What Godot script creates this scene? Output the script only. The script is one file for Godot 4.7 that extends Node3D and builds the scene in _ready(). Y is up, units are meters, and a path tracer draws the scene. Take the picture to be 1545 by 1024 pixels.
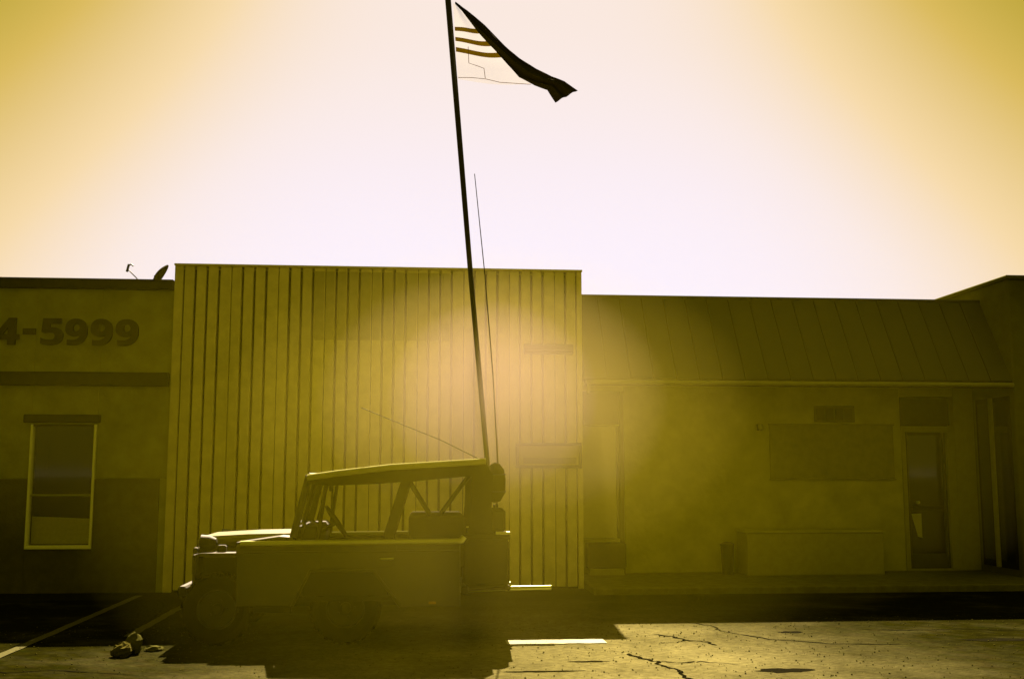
extends Node3D

# ---------------------------------------------------------------- geometry
class Geo:
	var v := PackedVector3Array()
	var n := PackedVector3Array()

	func tri(a: Vector3, b: Vector3, c: Vector3, na: Vector3, nb: Vector3, nc: Vector3) -> void:
		var f := (c - a).cross(b - a)            # towards the viewer of a clockwise face
		if f.dot(na + nb + nc) >= 0.0:
			v.append_array([a, b, c]); n.append_array([na, nb, nc])
		else:
			v.append_array([a, c, b]); n.append_array([na, nc, nb])

	func face(a: Vector3, b: Vector3, c: Vector3, out: Vector3) -> void:
		var f := (c - a).cross(b - a)
		if f.length() < 1e-12:
			return
		f = f.normalized()
		if f.dot(out) < 0.0:
			f = -f
		tri(a, b, c, f, f, f)

	func quad(a: Vector3, b: Vector3, c: Vector3, d: Vector3, out: Vector3) -> void:
		face(a, b, c, out); face(a, c, d, out)

	# box between two corners, every edge chamfered
	func box(lo: Vector3, hi: Vector3, bev := 0.006, xf := Transform3D()) -> void:
		var c := (lo + hi) * 0.5
		var h := (hi - lo) * 0.5
		var e := minf(bev, minf(h.x, minf(h.y, h.z)) * 0.45)
		for ax in 3:
			var u := (ax + 1) % 3
			var w := (ax + 2) % 3
			for s in [-1.0, 1.0]:
				var p := []
				for k in [[-1, -1], [1, -1], [1, 1], [-1, 1]]:
					var q := Vector3()
					q[ax] = s * h[ax]; q[u] = k[0] * (h[u] - e); q[w] = k[1] * (h[w] - e)
					p.append(xf * (c + q))
				var o := Vector3(); o[ax] = s
				quad(p[0], p[1], p[2], p[3], xf.basis * o)
			for s in [-1.0, 1.0]:
				for t in [-1.0, 1.0]:
					var a := Vector3(); var b := Vector3()
					a[u] = s * h[u]; a[w] = t * (h[w] - e)
					b[u] = s * (h[u] - e); b[w] = t * h[w]
					var l := h[ax] - e
					var a0 := a; a0[ax] = -l
					var a1 := a; a1[ax] = l
					var b0 := b; b0[ax] = -l
					var b1 := b; b1[ax] = l
					var o := Vector3(); o[u] = s; o[w] = t
					quad(xf * (c + a0), xf * (c + a1), xf * (c + b1), xf * (c + b0), xf.basis * o)
		for s in [-1.0, 1.0]:
			for t in [-1.0, 1.0]:
				for r in [-1.0, 1.0]:
					var g := Vector3(s, t, r)
					face(xf * (c + g * Vector3(h.x, h.y - e, h.z - e)), xf * (c + g * Vector3(h.x - e, h.y, h.z - e)), xf * (c + g * Vector3(h.x - e, h.y - e, h.z)), xf.basis * g)

	# an outline in x,y given a thickness along z, its rim chamfered
	func prism(pts: PackedVector2Array, z0: float, z1: float, bev := 0.006) -> void:
		var p := pts.duplicate()
		if not Geometry2D.is_polygon_clockwise(p):
			p.reverse()
		var inset := p
		if bev > 0.0:
			var r := Geometry2D.offset_polygon(p, -bev, Geometry2D.JOIN_MITER)
			if r.size() == 1 and r[0].size() == p.size():
				inset = r[0]
				if not Geometry2D.is_polygon_clockwise(inset):
					inset.reverse()
				var best := 0
				for k in p.size():
					if inset[k].distance_to(p[0]) < inset[best].distance_to(p[0]):
						best = k
				var turned := PackedVector2Array()
				for k in p.size():
					turned.append(inset[(best + k) % p.size()])
				inset = turned
		var b := bev if inset != p else 0.0
		var ids := Geometry2D.triangulate_polygon(inset)
		for k in range(0, ids.size(), 3):
			for s in [0, 1]:
				var z: float = z1 if s else z0
				var o := Vector3(0, 0, 1.0 if z == maxf(z0, z1) else -1.0)
				face(Vector3(inset[ids[k]].x, inset[ids[k]].y, z), Vector3(inset[ids[k + 1]].x, inset[ids[k + 1]].y, z), Vector3(inset[ids[k + 2]].x, inset[ids[k + 2]].y, z), o)
		var lo := minf(z0, z1)
		var hi := maxf(z0, z1)
		for k in p.size():
			var a := p[k]
			var c := p[(k + 1) % p.size()]
			var d := (c - a).normalized()
			var out := Vector3(d.y, -d.x, 0)
			var mid := (a + c) * 0.5 + Vector2(out.x, out.y) * 0.0005
			if Geometry2D.is_point_in_polygon(mid, p):
				out = -out
			quad(Vector3(a.x, a.y, lo + b), Vector3(c.x, c.y, lo + b), Vector3(c.x, c.y, hi - b), Vector3(a.x, a.y, hi - b), out)
			if b > 0.0:
				var ia := inset[k]
				var ic := inset[(k + 1) % p.size()]
				quad(Vector3(a.x, a.y, hi - b), Vector3(c.x, c.y, hi - b), Vector3(ic.x, ic.y, hi), Vector3(ia.x, ia.y, hi), out + Vector3(0, 0, 1))
				quad(Vector3(a.x, a.y, lo + b), Vector3(c.x, c.y, lo + b), Vector3(ic.x, ic.y, lo), Vector3(ia.x, ia.y, lo), out - Vector3(0, 0, 1))

	# a round bar along points, radii one for each point or one for all
	func tube(pts: Array, radii: Array, sides := 10, squash := Vector2(1, 1), up := Vector3(0, 0, 1)) -> void:
		var rings := []
		var norms := []
		for i in pts.size():
			var dir: Vector3 = pts[mini(i + 1, pts.size() - 1)] - pts[maxi(i - 1, 0)]
			dir = dir.normalized()
			var x := up.cross(dir)
			if x.length() < 0.05:
				x = Vector3(1, 0, 0).cross(dir)
			x = x.normalized()
			var y := dir.cross(x).normalized()
			var r: float = radii[mini(i, radii.size() - 1)]
			var ring := []
			var nn := []
			for k in sides:
				var a := TAU * k / sides
				ring.append(pts[i] + (x * cos(a) * squash.x + y * sin(a) * squash.y) * r)
				nn.append((x * cos(a) / squash.x + y * sin(a) / squash.y).normalized())
			rings.append(ring); norms.append(nn)
		for i in pts.size() - 1:
			for k in sides:
				var m := (k + 1) % sides
				tri(rings[i][k], rings[i][m], rings[i + 1][m], norms[i][k], norms[i][m], norms[i + 1][m])
				tri(rings[i][k], rings[i + 1][m], rings[i + 1][k], norms[i][k], norms[i + 1][m], norms[i + 1][k])
		for e in [0, pts.size() - 1]:
			var o: Vector3 = (pts[0] - pts[1]) if e == 0 else (pts[-1] - pts[-2])
			for k in sides:
				face(pts[e], rings[e][k], rings[e][(k + 1) % sides], o)

	# profile of (radius, along z) turned about the z axis at centre c
	func lathe(prof: PackedVector2Array, c: Vector3, sides := 32, basis := Basis()) -> void:
		for i in prof.size() - 1:
			var a := prof[i]
			var b := prof[i + 1]
			var t := (b - a).normalized()
			var nr := Vector2(t.y, -t.x)
			for k in sides:
				var p := TAU * k / sides
				var q := TAU * (k + 1) / sides
				var dp := Vector3(cos(p), sin(p), 0)
				var dq := Vector3(cos(q), sin(q), 0)
				var n0 := basis * (dp * nr.x + Vector3(0, 0, nr.y))
				var n1 := basis * (dq * nr.x + Vector3(0, 0, nr.y))
				var A := c + basis * (dp * a.x + Vector3(0, 0, a.y))
				var B := c + basis * (dq * a.x + Vector3(0, 0, a.y))
				var C := c + basis * (dq * b.x + Vector3(0, 0, b.y))
				var D := c + basis * (dp * b.x + Vector3(0, 0, b.y))
				if a.x > 1e-5:
					tri(A, B, C, n0, n1, n1)
				if b.x > 1e-5:
					tri(A, C, D, n0, n1, n0)

	func mesh() -> ArrayMesh:
		var arr := []
		arr.resize(Mesh.ARRAY_MAX)
		arr[Mesh.ARRAY_VERTEX] = v
		arr[Mesh.ARRAY_NORMAL] = n
		var m := ArrayMesh.new()
		m.add_surface_from_arrays(Mesh.PRIMITIVE_TRIANGLES, arr)
		return m

# ---------------------------------------------------------------- naming
var counts := {}

func numbered(called: String) -> String:
	var k: int = counts.get(called, 0)
	counts[called] = k + 1
	return called if k == 0 else "%s_%03d" % [called, k]

func tag(o: Node, label: String, category: String, group := "") -> void:
	o.set_meta("label", label)
	o.set_meta("category", category)
	if group != "":
		o.set_meta("group", group)

func thing(called: String, label: String, category: String, at := Vector3.ZERO, group := "") -> Node3D:
	var o := Node3D.new()
	o.name = numbered(called)
	add_child(o)
	o.position = at
	tag(o, label, category, group)
	return o

func put(called: String, g, m: Material, parent: Node = null) -> MeshInstance3D:
	var o := MeshInstance3D.new()
	o.mesh = g.mesh() if g is Geo else g
	o.material_override = m
	if parent == null or parent == self:
		o.name = numbered(called)
		add_child(o)
	else:
		var k := 0
		var full := called
		while parent.has_node(full):
			k += 1
			full = "%s_%03d" % [called, k]
		o.name = full
		parent.add_child(o, true)
	return o

func structure(called: String, g, m: Material) -> MeshInstance3D:
	var o := put(called, g, m)
	o.set_meta("kind", "structure")
	return o

func boxg(lo: Vector3, hi: Vector3, bev := 0.006) -> Geo:
	var g := Geo.new()
	g.box(lo, hi, bev)
	return g

func tubeg(pts: Array, r: float, sides := 10) -> Geo:
	var g := Geo.new()
	g.tube(pts, [r], sides)
	return g

func prismg(pts: Array, z0: float, z1: float, bev := 0.006) -> Geo:
	var g := Geo.new()
	g.prism(PackedVector2Array(pts), z0, z1, bev)
	return g

# a flat sheet from an outline on the ground (x, z)
func sheet(pts: Array, y: float) -> Geo:
	var g := Geo.new()
	var p := PackedVector2Array(pts)
	var ids := Geometry2D.triangulate_polygon(p)
	for k in range(0, ids.size(), 3):
		g.face(Vector3(p[ids[k]].x, y, p[ids[k]].y), Vector3(p[ids[k + 1]].x, y, p[ids[k + 1]].y), Vector3(p[ids[k + 2]].x, y, p[ids[k + 2]].y), Vector3.UP)
	return g

# ---------------------------------------------------------------- materials
var noise_cache := {}

func noise_tex(freq: float, octaves: int, sd: int, lo: Color, hi: Color, size := 512, kind := FastNoiseLite.TYPE_SIMPLEX_SMOOTH) -> NoiseTexture2D:
	var key := "%s %s %s %s %s %s" % [freq, octaves, sd, lo, hi, kind]
	if noise_cache.has(key):
		return noise_cache[key]
	var fn := FastNoiseLite.new()
	fn.noise_type = kind
	fn.seed = sd
	fn.frequency = freq
	fn.fractal_octaves = octaves
	fn.fractal_gain = 0.6
	var t := NoiseTexture2D.new()
	t.width = size; t.height = size
	t.seamless = true
	t.noise = fn
	var r := Gradient.new()
	r.set_color(0, lo); r.set_color(1, hi)
	t.color_ramp = r
	noise_cache[key] = t
	return t

# lin: real-world base colour; vary: how far it wanders; metres: size of one texture repeat
func mat(lin: Color, rough: float, vary := 0.18, metres := 2.0, bump := 0.0, metal := 0.0, sd := 1, freq := 0.012, oct := 6) -> StandardMaterial3D:
	lin = Color(lin.r * 0.64, lin.g * 0.73, lin.b * 0.30)
	var m := StandardMaterial3D.new()
	m.roughness = rough
	m.metallic = metal
	m.metallic_specular = 0.5 if rough < 0.7 else (0.12 if rough < 0.82 else 0.04)
	m.uv1_triplanar = true
	m.uv1_world_triplanar = true
	m.uv1_scale = Vector3.ONE / metres
	if vary > 0.0:
		var lo := Color(lin.r * (1 - vary), lin.g * (1 - vary), lin.b * (1 - vary)).linear_to_srgb()
		var hi := Color(lin.r * (1 + vary), lin.g * (1 + vary), lin.b * (1 + vary)).linear_to_srgb()
		m.albedo_texture = noise_tex(freq, oct, sd, lo, hi)
	else:
		m.albedo_color = lin.linear_to_srgb()
	if bump > 0.0:
		m.heightmap_enabled = true
		m.heightmap_scale = bump
		m.heightmap_texture = noise_tex(0.05, 4, sd + 40, Color.BLACK, Color.WHITE)
	return m

func glass(alpha: float, tint := Color(0.05, 0.05, 0.03)) -> StandardMaterial3D:
	var m := StandardMaterial3D.new()
	m.transparency = BaseMaterial3D.TRANSPARENCY_ALPHA
	m.albedo_color = Color(tint.r, tint.g, tint.b, alpha)
	m.roughness = 0.04
	return m

# ---------------------------------------------------------------- light
const TURN := -4.9
const SUN_AZ := 3.5          # degrees right of the facades' normal
const SUN_EL := 44.7
const EXPOSURE := 4.0
const SKY_ENERGY := 0.253

func ramp(b: float) -> Color:
	var stops := [
		[0.0, Color(0.010, 0.0085, 0.0004)], [0.15, Color(0.12, 0.10, 0.004)], [0.35, Color(0.46, 0.35, 0.028)],
		[0.5, Color(0.70, 0.49, 0.11)], [0.72, Color(0.92, 0.70, 0.40)], [0.88, Color(0.95, 0.82, 0.78)], [1.0, Color(0.955, 0.875, 1.0)]]
	for i in stops.size() - 1:
		if b <= stops[i + 1][0]:
			return stops[i][1].lerp(stops[i + 1][1], (b - stops[i][0]) / (stops[i + 1][0] - stops[i][0]))
	return stops[-1][1]

# thin bright haze low under the sun, fading to a dull ochre sky away from it
func make_sky() -> Sky:
	var w := 768
	var h := 384
	var im := Image.create(w, h, false, Image.FORMAT_RGBF)
	var az0 := deg_to_rad(TURN * -1.0 - 0.4)     # the bright part stands over the street's far side
	for y in h:
		var el := (0.5 - (y + 0.5) / h) * PI
		for x in w:
			var lon := (x + 0.5) / w * TAU         # the panorama's left edge looks along -z
			var d := Vector3(cos(el) * sin(lon - az0), sin(el), -cos(el) * cos(lon - az0))
			var e := rad_to_deg(maxf(el, 0.0))
			var side := rad_to_deg(asin(clampf(absf(d.x), 0, 1)))
			var wide := maxf(16.0, 30.5 - 0.85 * maxf(e - 11.0, -4.0))
			var front := smoothstep(-0.35, 0.45, -d.z)
			var b := 1.0 / (1.0 + pow(side / wide, 4.0))
			b *= 1.0 - 0.17 * smoothstep(9.0, 25.0, e)
			b *= 1.0 - 0.8 * smoothstep(48.0, 85.0, e)
			b = 0.175 + 0.825 * b * front
			im.set_pixel(x, y, ramp(b))
	var p := PanoramaSkyMaterial.new()
	p.panorama = ImageTexture.create_from_image(im)
	var s := Sky.new()
	s.sky_material = p
	return s

func _ready() -> void:
	var cam := Camera3D.new()
	cam.name = "camera"
	cam.position = Vector3(0, 1.6, 0)
	cam.rotation_degrees = Vector3(7.2, TURN, 0)
	cam.fov = 35.49
	cam.near = 0.05
	cam.far = 2000.0
	add_child(cam)
	cam.current = true

	var env := Environment.new()
	env.background_mode = Environment.BG_SKY
	env.sky = make_sky()
	env.background_energy_multiplier = SKY_ENERGY
	env.tonemap_mode = Environment.TONE_MAPPER_LINEAR
	env.tonemap_exposure = EXPOSURE
	env.sdfgi_enabled = true
	env.ssao_enabled = true
	env.ssil_enabled = true
	env.volumetric_fog_enabled = true
	env.volumetric_fog_density = 0.0
	var we := WorldEnvironment.new()
	we.name = "world_environment"
	we.environment = env
	add_child(we)

	var sun := DirectionalLight3D.new()
	sun.name = "sun"
	sun.light_energy = 1.6
	sun.light_color = Color(1.0, 0.885, 0.74)
	sun.light_angular_distance = 0.5
	sun.shadow_enabled = true
	var az := deg_to_rad(SUN_AZ)
	var el := deg_to_rad(SUN_EL)
	add_child(sun)
	sun.look_at_from_position(Vector3.ZERO, -Vector3(sin(az) * cos(el), sin(el), -cos(az) * cos(el)), Vector3.UP)

	haze()
	materials()
	ground()
	left_building()
	board_hall()
	shop()
	wing()
	furniture()
	truck()
	strapped_cargo()
	pole_and_flag()
	litter()
	gravel()

# lens flare imitated by added fog over the lot: drifts, each a pair of tapering halves, that thin out evenly towards every rim
const FLARE_DRIFTS := [
	# where, half width, half height, half length, how much it scatters, how far from pale to golden
	[Vector3(0.80, 2.45, -11.9), 1.2, 1.1, 2.5, 0.56, 0.05],
	[Vector3(0.80, 2.42, -11.9), 2.0, 1.5, 2.9, 0.44, 0.4], [Vector3(0.80, 2.35, -11.9), 3.0, 1.85, 3.4, 0.20, 0.75], [Vector3(0.8, 2.3, -11.7), 7.2, 2.7, 4.3, 0.055, 1.0],
	[Vector3(0.50, 1.15, -8.4), 1.2, 1.05, 1.9, 0.055, 0.7], [Vector3(0.3, 1.25, -8.3), 3.0, 1.6, 2.3, 0.065, 1.0]]

func haze() -> void:
	for k in FLARE_DRIFTS.size():
		var d: Array = FLARE_DRIFTS[k]
		var at: Vector3 = d[0]
		var fm := FogMaterial.new()
		fm.density = d[4] / d[3] * 0.5 * FLARE_AMOUNT
		fm.albedo = Color(1.0, 0.87, 1.0).lerp(Color(1.0, 0.97, 0.14), d[5])
		for s in [1.0, -1.0]:
			var f := FogVolume.new()
			f.name = numbered("flare_fog")
			f.shape = RenderingServer.FOG_VOLUME_SHAPE_CONE
			f.size = Vector3(d[1] * 2.0, d[3], d[2] * 2.0)
			f.material = fm
			var along: Vector3 = (Vector3(0.05, 1.65, 0) - at).normalized() * s
			var side := Vector3.UP.cross(along).normalized()
			f.basis = Basis(side, along, side.cross(along))
			f.position = at + along * (d[3] * 0.5 + 0.001)
			f.set_meta("kind", "stuff")
			tag(f, "added pale golden fog imitating lens flare round the truck", "haze", "drifts of added flare fog")
			add_child(f)

const FLARE_AMOUNT := 1.0

var M := {}

func materials() -> void:
	M.asphalt = mat(Color(0.033,0.0285,0.003), 0.92, 0.42, 1.7, 1.0, 0.0, 3, 0.03, 8)
	M.asphalt.metallic_specular = 0.02
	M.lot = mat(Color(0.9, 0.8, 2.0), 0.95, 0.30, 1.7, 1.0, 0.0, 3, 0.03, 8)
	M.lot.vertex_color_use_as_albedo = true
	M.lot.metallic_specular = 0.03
	M.walk = mat(Color(0.24,0.21,0.09), 0.9, 0.22, 1.3, 0.25, 0.0, 4)
	M.pebble = mat(Color(0.10,0.085,0.03), 0.9, 0.3, 0.9)
	M.crack = mat(Color(0.008,0.007,0.003), 0.95, 0.2, 0.6)
	M.dark_mark = mat(Color(0.012,0.010,0.004), 0.85, 0.3, 0.8)
	M.white_paint = mat(Color(0.72, 0.66, 0.50), 0.6, 0.14, 0.7, 0.1, 0.0, 6)
	M.worn_paint = mat(Color(0.12,0.105,0.045), 0.7, 0.35, 0.5, 0.0, 0.0, 7, 0.03)
	M.stucco = mat(Color(0.44,0.395,0.13), 0.92, 0.22, 2.6, 0.5, 0.0, 8, 0.009, 7)
	M.wainscot = mat(Color(0.17,0.14,0.05), 0.85, 0.16, 1.2, 0.4, 0.0, 9)
	M.trim = mat(Color(0.045,0.036,0.014), 0.9, 0.2, 1.0, 0.1, 0.0, 10)
	M.letter = mat(Color(0.06,0.048,0.018), 0.9, 0.0)
	M.frame_white = mat(Color(1.3,1.2,0.9), 0.35, 0.05, 0.6)
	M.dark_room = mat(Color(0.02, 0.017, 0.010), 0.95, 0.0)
	M.painted_backing = mat(Color(0.05,0.042,0.02), 0.9, 0.1, 0.4)
	M.pane = glass(0.12)
	M.boards = []
	for k in 4:
		var t: float = [1.0, 0.93, 1.06, 0.97][k]
		M.boards.append(mat(Color(0.98 * t, 0.82 * t, 0.54 * t), 0.75, 0.13, 1.6, 0.15, 0.0, 20 + k, 0.01))
	M.groove = mat(Color(0.05,0.042,0.015), 0.9, 0.1)
	M.ghost = mat(Color(0.62,0.52,0.31), 0.75, 0.1, 1.3, 0.0, 0.0, 31)
	M.roof_panels = []
	for k in 3:
		var t: float = [1.0, 0.9, 1.08][k]
		M.roof_panels.append(mat(Color(0.06 * t, 0.052 * t, 0.017 * t), 0.6, 0.15, 1.8, 0.08, 0.1, 34 + k, 0.01))
	M.eave = mat(Color(0.45,0.40,0.26), 0.35, 0.08, 0.9, 0.0, 0.2, 38)
	M.shop_wall = mat(Color(0.62,0.55,0.19), 0.9, 0.20, 3.1, 0.35, 0.0, 41, 0.009, 7)
	M.shop_pale = mat(Color(0.48,0.42,0.16), 0.8, 0.10, 1.1, 0.1, 0.0, 42)
	M.wing_wall = mat(Color(0.20,0.175,0.05), 0.9, 0.12, 1.7, 0.4, 0.0, 43)
	M.board_dark = mat(Color(0.11,0.095,0.034), 0.7, 0.10, 1.0, 0.05, 0.0, 44)
	M.shop_panel = mat(Color(0.36, 0.315, 0.11), 0.85, 0.15, 1.0, 0.05, 0.0, 45)
	M.haze_white = mat(Color(1.35, 1.16, 0.8), 0.9, 0.06, 0.5)
	M.paper = mat(Color(0.72, 0.66, 0.46), 0.85, 0.05, 0.3)
	M.roof_gravel = mat(Color(0.2, 0.17, 0.09), 0.95, 0.3, 1.0)
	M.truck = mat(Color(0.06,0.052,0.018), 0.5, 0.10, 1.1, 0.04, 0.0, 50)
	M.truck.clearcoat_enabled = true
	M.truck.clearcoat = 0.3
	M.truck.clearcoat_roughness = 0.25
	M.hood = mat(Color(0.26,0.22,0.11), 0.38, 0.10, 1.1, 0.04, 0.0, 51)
	M.black = mat(Color(0.010,0.008,0.004), 0.65, 0.2, 0.8)
	M.rubber = mat(Color(0.010,0.008,0.004), 0.85, 0.25, 0.5, 0.1)
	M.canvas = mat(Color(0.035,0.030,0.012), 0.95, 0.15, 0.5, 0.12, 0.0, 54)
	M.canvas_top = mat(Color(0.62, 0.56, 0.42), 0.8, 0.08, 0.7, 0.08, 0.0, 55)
	M.steel = mat(Color(0.75, 0.70, 0.58), 0.28, 0.05, 0.7, 0.0, 0.85, 56)
	M.steel_dull = mat(Color(0.03,0.025,0.012), 0.5, 0.12, 0.7, 0.0, 0.3, 57)
	M.seat = mat(Color(0.05, 0.04, 0.018), 0.8, 0.1, 0.5)
	M.headlamp = glass(0.25, Color(0.7, 0.65, 0.5))
	M.amber = mat(Color(0.45, 0.20, 0.02), 0.25, 0.0)
	M.pole = mat(Color(0.045, 0.036, 0.014), 0.45, 0.15, 0.6, 0.0, 0.2, 60)
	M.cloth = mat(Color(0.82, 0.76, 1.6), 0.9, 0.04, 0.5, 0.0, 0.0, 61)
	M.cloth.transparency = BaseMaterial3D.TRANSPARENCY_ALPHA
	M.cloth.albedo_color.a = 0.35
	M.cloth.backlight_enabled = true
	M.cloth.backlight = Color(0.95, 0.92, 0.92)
	M.cloth_shaded = mat(Color(0.07,0.058,0.016), 0.9, 0.15, 0.4, 0.0, 0.0, 62)
	M.cloth_shaded.backlight_enabled = true
	M.cloth_shaded.backlight = Color(0.2, 0.165, 0.03)
	M.stripe = mat(Color(0.15, 0.12, 0.03), 0.9, 0.15, 0.4, 0.0, 0.0, 62)
	M.stripe.backlight_enabled = true
	M.stripe.backlight = Color(0.75, 0.64, 0.2)
	M.ground_reflection = mat(Color(1.0,0.86,0.45), 0.9, 0.1, 0.4)
	M.seam = mat(Color(0.75,0.40,0.5), 0.9, 0.0)
	M.stone = mat(Color(0.14, 0.115, 0.05), 0.9, 0.25, 0.4, 0.5, 0.0, 63)
	M.concrete = mat(Color(0.13,0.115,0.06), 0.9, 0.15, 0.5, 0.25, 0.0, 64)
	M.bin = mat(Color(0.03, 0.025, 0.011), 0.6, 0.15, 0.6)

# ---------------------------------------------------------------- ground
func ground() -> void:
	structure("ground", sheet([Vector2(-600, -600), Vector2(600, -600), Vector2(600, 600), Vector2(-600, 600)], 0.0), M.asphalt)
	structure("sidewalk", boxg(Vector3(2.32, -0.05, -17.0), Vector3(8.77, 0.10, -14.2), 0.02), M.walk)
	structure("kerb", boxg(Vector3(8.772, -0.05, -15.0), Vector3(16.0, 0.10, -14.2), 0.02), M.walk)
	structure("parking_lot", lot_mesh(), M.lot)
	tag(structure("painted_line", sheet(rough_strip(-3.72, -3.62, -8.0, -14.6, 1), 0.011), M.worn_paint), "worn parking line running up to the window of the left building", "line", "parking lines")
	tag(structure("painted_line", sheet(rough_strip(-2.90, -2.80, -11.0, -14.4, 2), 0.011), M.worn_paint), "faint parking line in the shade in front of the truck", "line", "parking lines")
	var pts := []
	var rng := RandomNumberGenerator.new()
	rng.seed = 5
	for k in 19:
		pts.append(Vector2(0.83 + k * 0.0526, -10.44 + rng.randf_range(-0.012, 0.012)))
	for k in 19:
		pts.append(Vector2(1.776 - k * 0.0526, -10.20 + rng.randf_range(-0.012, 0.012)))
	tag(structure("painted_line", sheet(pts, 0.012), M.white_paint), "bright white painted stripe lying across the lot behind the truck", "line")
	# cracks: open lines in the asphalt, dark sheets with branching ragged edges
	crack([Vector2(1.86, -9.62), Vector2(1.93, -9.35), Vector2(2.03, -9.2), Vector2(2.02, -9.02), Vector2(2.13, -8.8), Vector2(2.10, -8.5), Vector2(2.2, -8.1)], 0.016, 11)
	crack([Vector2(2.03, -9.2), Vector2(2.2, -9.12), Vector2(2.42, -9.16), Vector2(2.7, -9.0)], 0.009, 12)
	crack([Vector2(2.35, -10.75), Vector2(2.52, -10.5), Vector2(2.58, -10.32), Vector2(2.74, -10.2), Vector2(2.78, -10.0)], 0.015, 13)
	crack([Vector2(2.58, -10.32), Vector2(2.4, -10.18), Vector2(2.28, -10.2)], 0.010, 14)
	crack([Vector2(2.9, -11.55), Vector2(3.1, -11.2), Vector2(3.05, -10.9), Vector2(3.4, -10.3), Vector2(3.9, -10.0), Vector2(4.6, -9.9)], 0.009, 15)
	crack([Vector2(4.5, -10.9), Vector2(5.0, -10.75), Vector2(5.6, -10.85), Vector2(6.3, -10.6)], 0.010, 16)
	crack([Vector2(-3.9, -9.3), Vector2(-3.3, -9.15), Vector2(-2.9, -9.2), Vector2(-2.2, -8.9)], 0.009, 17)
	blot(Vector2(1.0, -8.83), Vector2(0.32, 0.035), 21)  # long thin dark streak with a ragged rim
	blot(Vector2(1.45, -9.25), Vector2(0.18, 0.04), 22)
	blot(Vector2(3.75, -10.75), Vector2(0.14, 0.06), 23)
	blot(Vector2(5.6, -10.1), Vector2(0.4, 0.09), 24)
	blot(Vector2(3.0, -8.7), Vector2(0.25, 0.10), 25)

# the lot in front of the buildings: dark asphalt, with lens flare painted in as a pale patch, plus worn blotches
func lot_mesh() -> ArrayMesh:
	var fn := FastNoiseLite.new()
	fn.seed = 12
	fn.frequency = 0.55
	fn.fractal_octaves = 6
	fn.fractal_gain = 0.62
	var v := PackedVector3Array()
	var n := PackedVector3Array()
	var c := PackedColorArray()
	var ids := PackedInt32Array()
	var nx := 230
	var nz := 130
	for j in nz + 1:
		for i in nx + 1:
			var x := -9.0 + 19.0 * i / nx
			var z := -14.18 + 8.6 * j / nz
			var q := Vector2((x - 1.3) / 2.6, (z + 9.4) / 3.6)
			var flare_wear := exp(-q.length_squared() * 1.5) * (1.0 + 0.55 * fn.get_noise_2d(x * 1.6, z * 1.6))  # pale oval painted for the flare brightness, broken up by noise
			flare_wear += 0.16 * maxf(0.0, fn.get_noise_2d(x + 40.0, z * 1.7))
			flare_wear = clampf(flare_wear + 0.05 * fn.get_noise_2d(x * 7.0, z * 7.0), 0.0, 1.0)
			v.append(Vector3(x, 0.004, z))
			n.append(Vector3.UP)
			c.append(Color(0.0165, 0.0172, 0.0005).lerp(Color(0.36, 0.335, 0.125), flare_wear))
	for j in nz:
		for i in nx:
			var k := j * (nx + 1) + i
			ids.append_array([k, k + 1, k + nx + 2, k, k + nx + 2, k + nx + 1])
	var arr := []
	arr.resize(Mesh.ARRAY_MAX)
	arr[Mesh.ARRAY_VERTEX] = v
	arr[Mesh.ARRAY_NORMAL] = n
	arr[Mesh.ARRAY_COLOR] = c
	arr[Mesh.ARRAY_INDEX] = ids
	var m := ArrayMesh.new()
	m.add_surface_from_arrays(Mesh.PRIMITIVE_TRIANGLES, arr)
	return m

func rough_strip(x0: float, x1: float, z0: float, z1: float, sd: int) -> Array:
	var rng := RandomNumberGenerator.new()
	rng.seed = sd
	var pts := []
	var n := 40
	for k in n:
		pts.append(Vector2(x0 + rng.randf_range(-0.008, 0.008), lerpf(z0, z1, k / (n - 1.0))))
	for k in n:
		pts.append(Vector2(x1 + rng.randf_range(-0.008, 0.008), lerpf(z1, z0, k / (n - 1.0))))
	return pts

func crack(path: Array, wide: float, sd: int) -> void:
	var rng := RandomNumberGenerator.new()
	rng.seed = sd
	var mid := []
	for i in path.size() - 1:
		var steps := 5
		for k in steps:
			var p: Vector2 = path[i].lerp(path[i + 1], k / float(steps))
			mid.append(p + Vector2(rng.randf_range(-1, 1), rng.randf_range(-1, 1)) * 0.022)
	mid.append(path[-1])
	var g := Geo.new()
	var pa := Vector3()
	var pb := Vector3()
	for i in mid.size():
		var d: Vector2 = (mid[mini(i + 1, mid.size() - 1)] - mid[maxi(i - 1, 0)]).normalized()
		var q := Vector2(-d.y, d.x) * wide * rng.randf_range(0.5, 1.6) * (0.15 if i == 0 or i == mid.size() - 1 else 1.0)
		var na := Vector3(mid[i].x + q.x, 0.008, mid[i].y + q.y)
		var nb := Vector3(mid[i].x - q.x, 0.008, mid[i].y - q.y)
		if i > 0:
			g.quad(pa, na, nb, pb, Vector3.UP)
		pa = na
		pb = nb
	structure("asphalt_crack", g, M.crack)

func blot(c: Vector2, r: Vector2, sd: int) -> void:
	var rng := RandomNumberGenerator.new()
	rng.seed = sd
	var pts := []
	for k in 22:
		var a := TAU * k / 22.0
		pts.append(c + Vector2(cos(a) * r.x, sin(a) * r.y) * rng.randf_range(0.65, 1.15))
	structure("ground_mark", sheet(pts, 0.0065), M.dark_mark)

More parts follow.
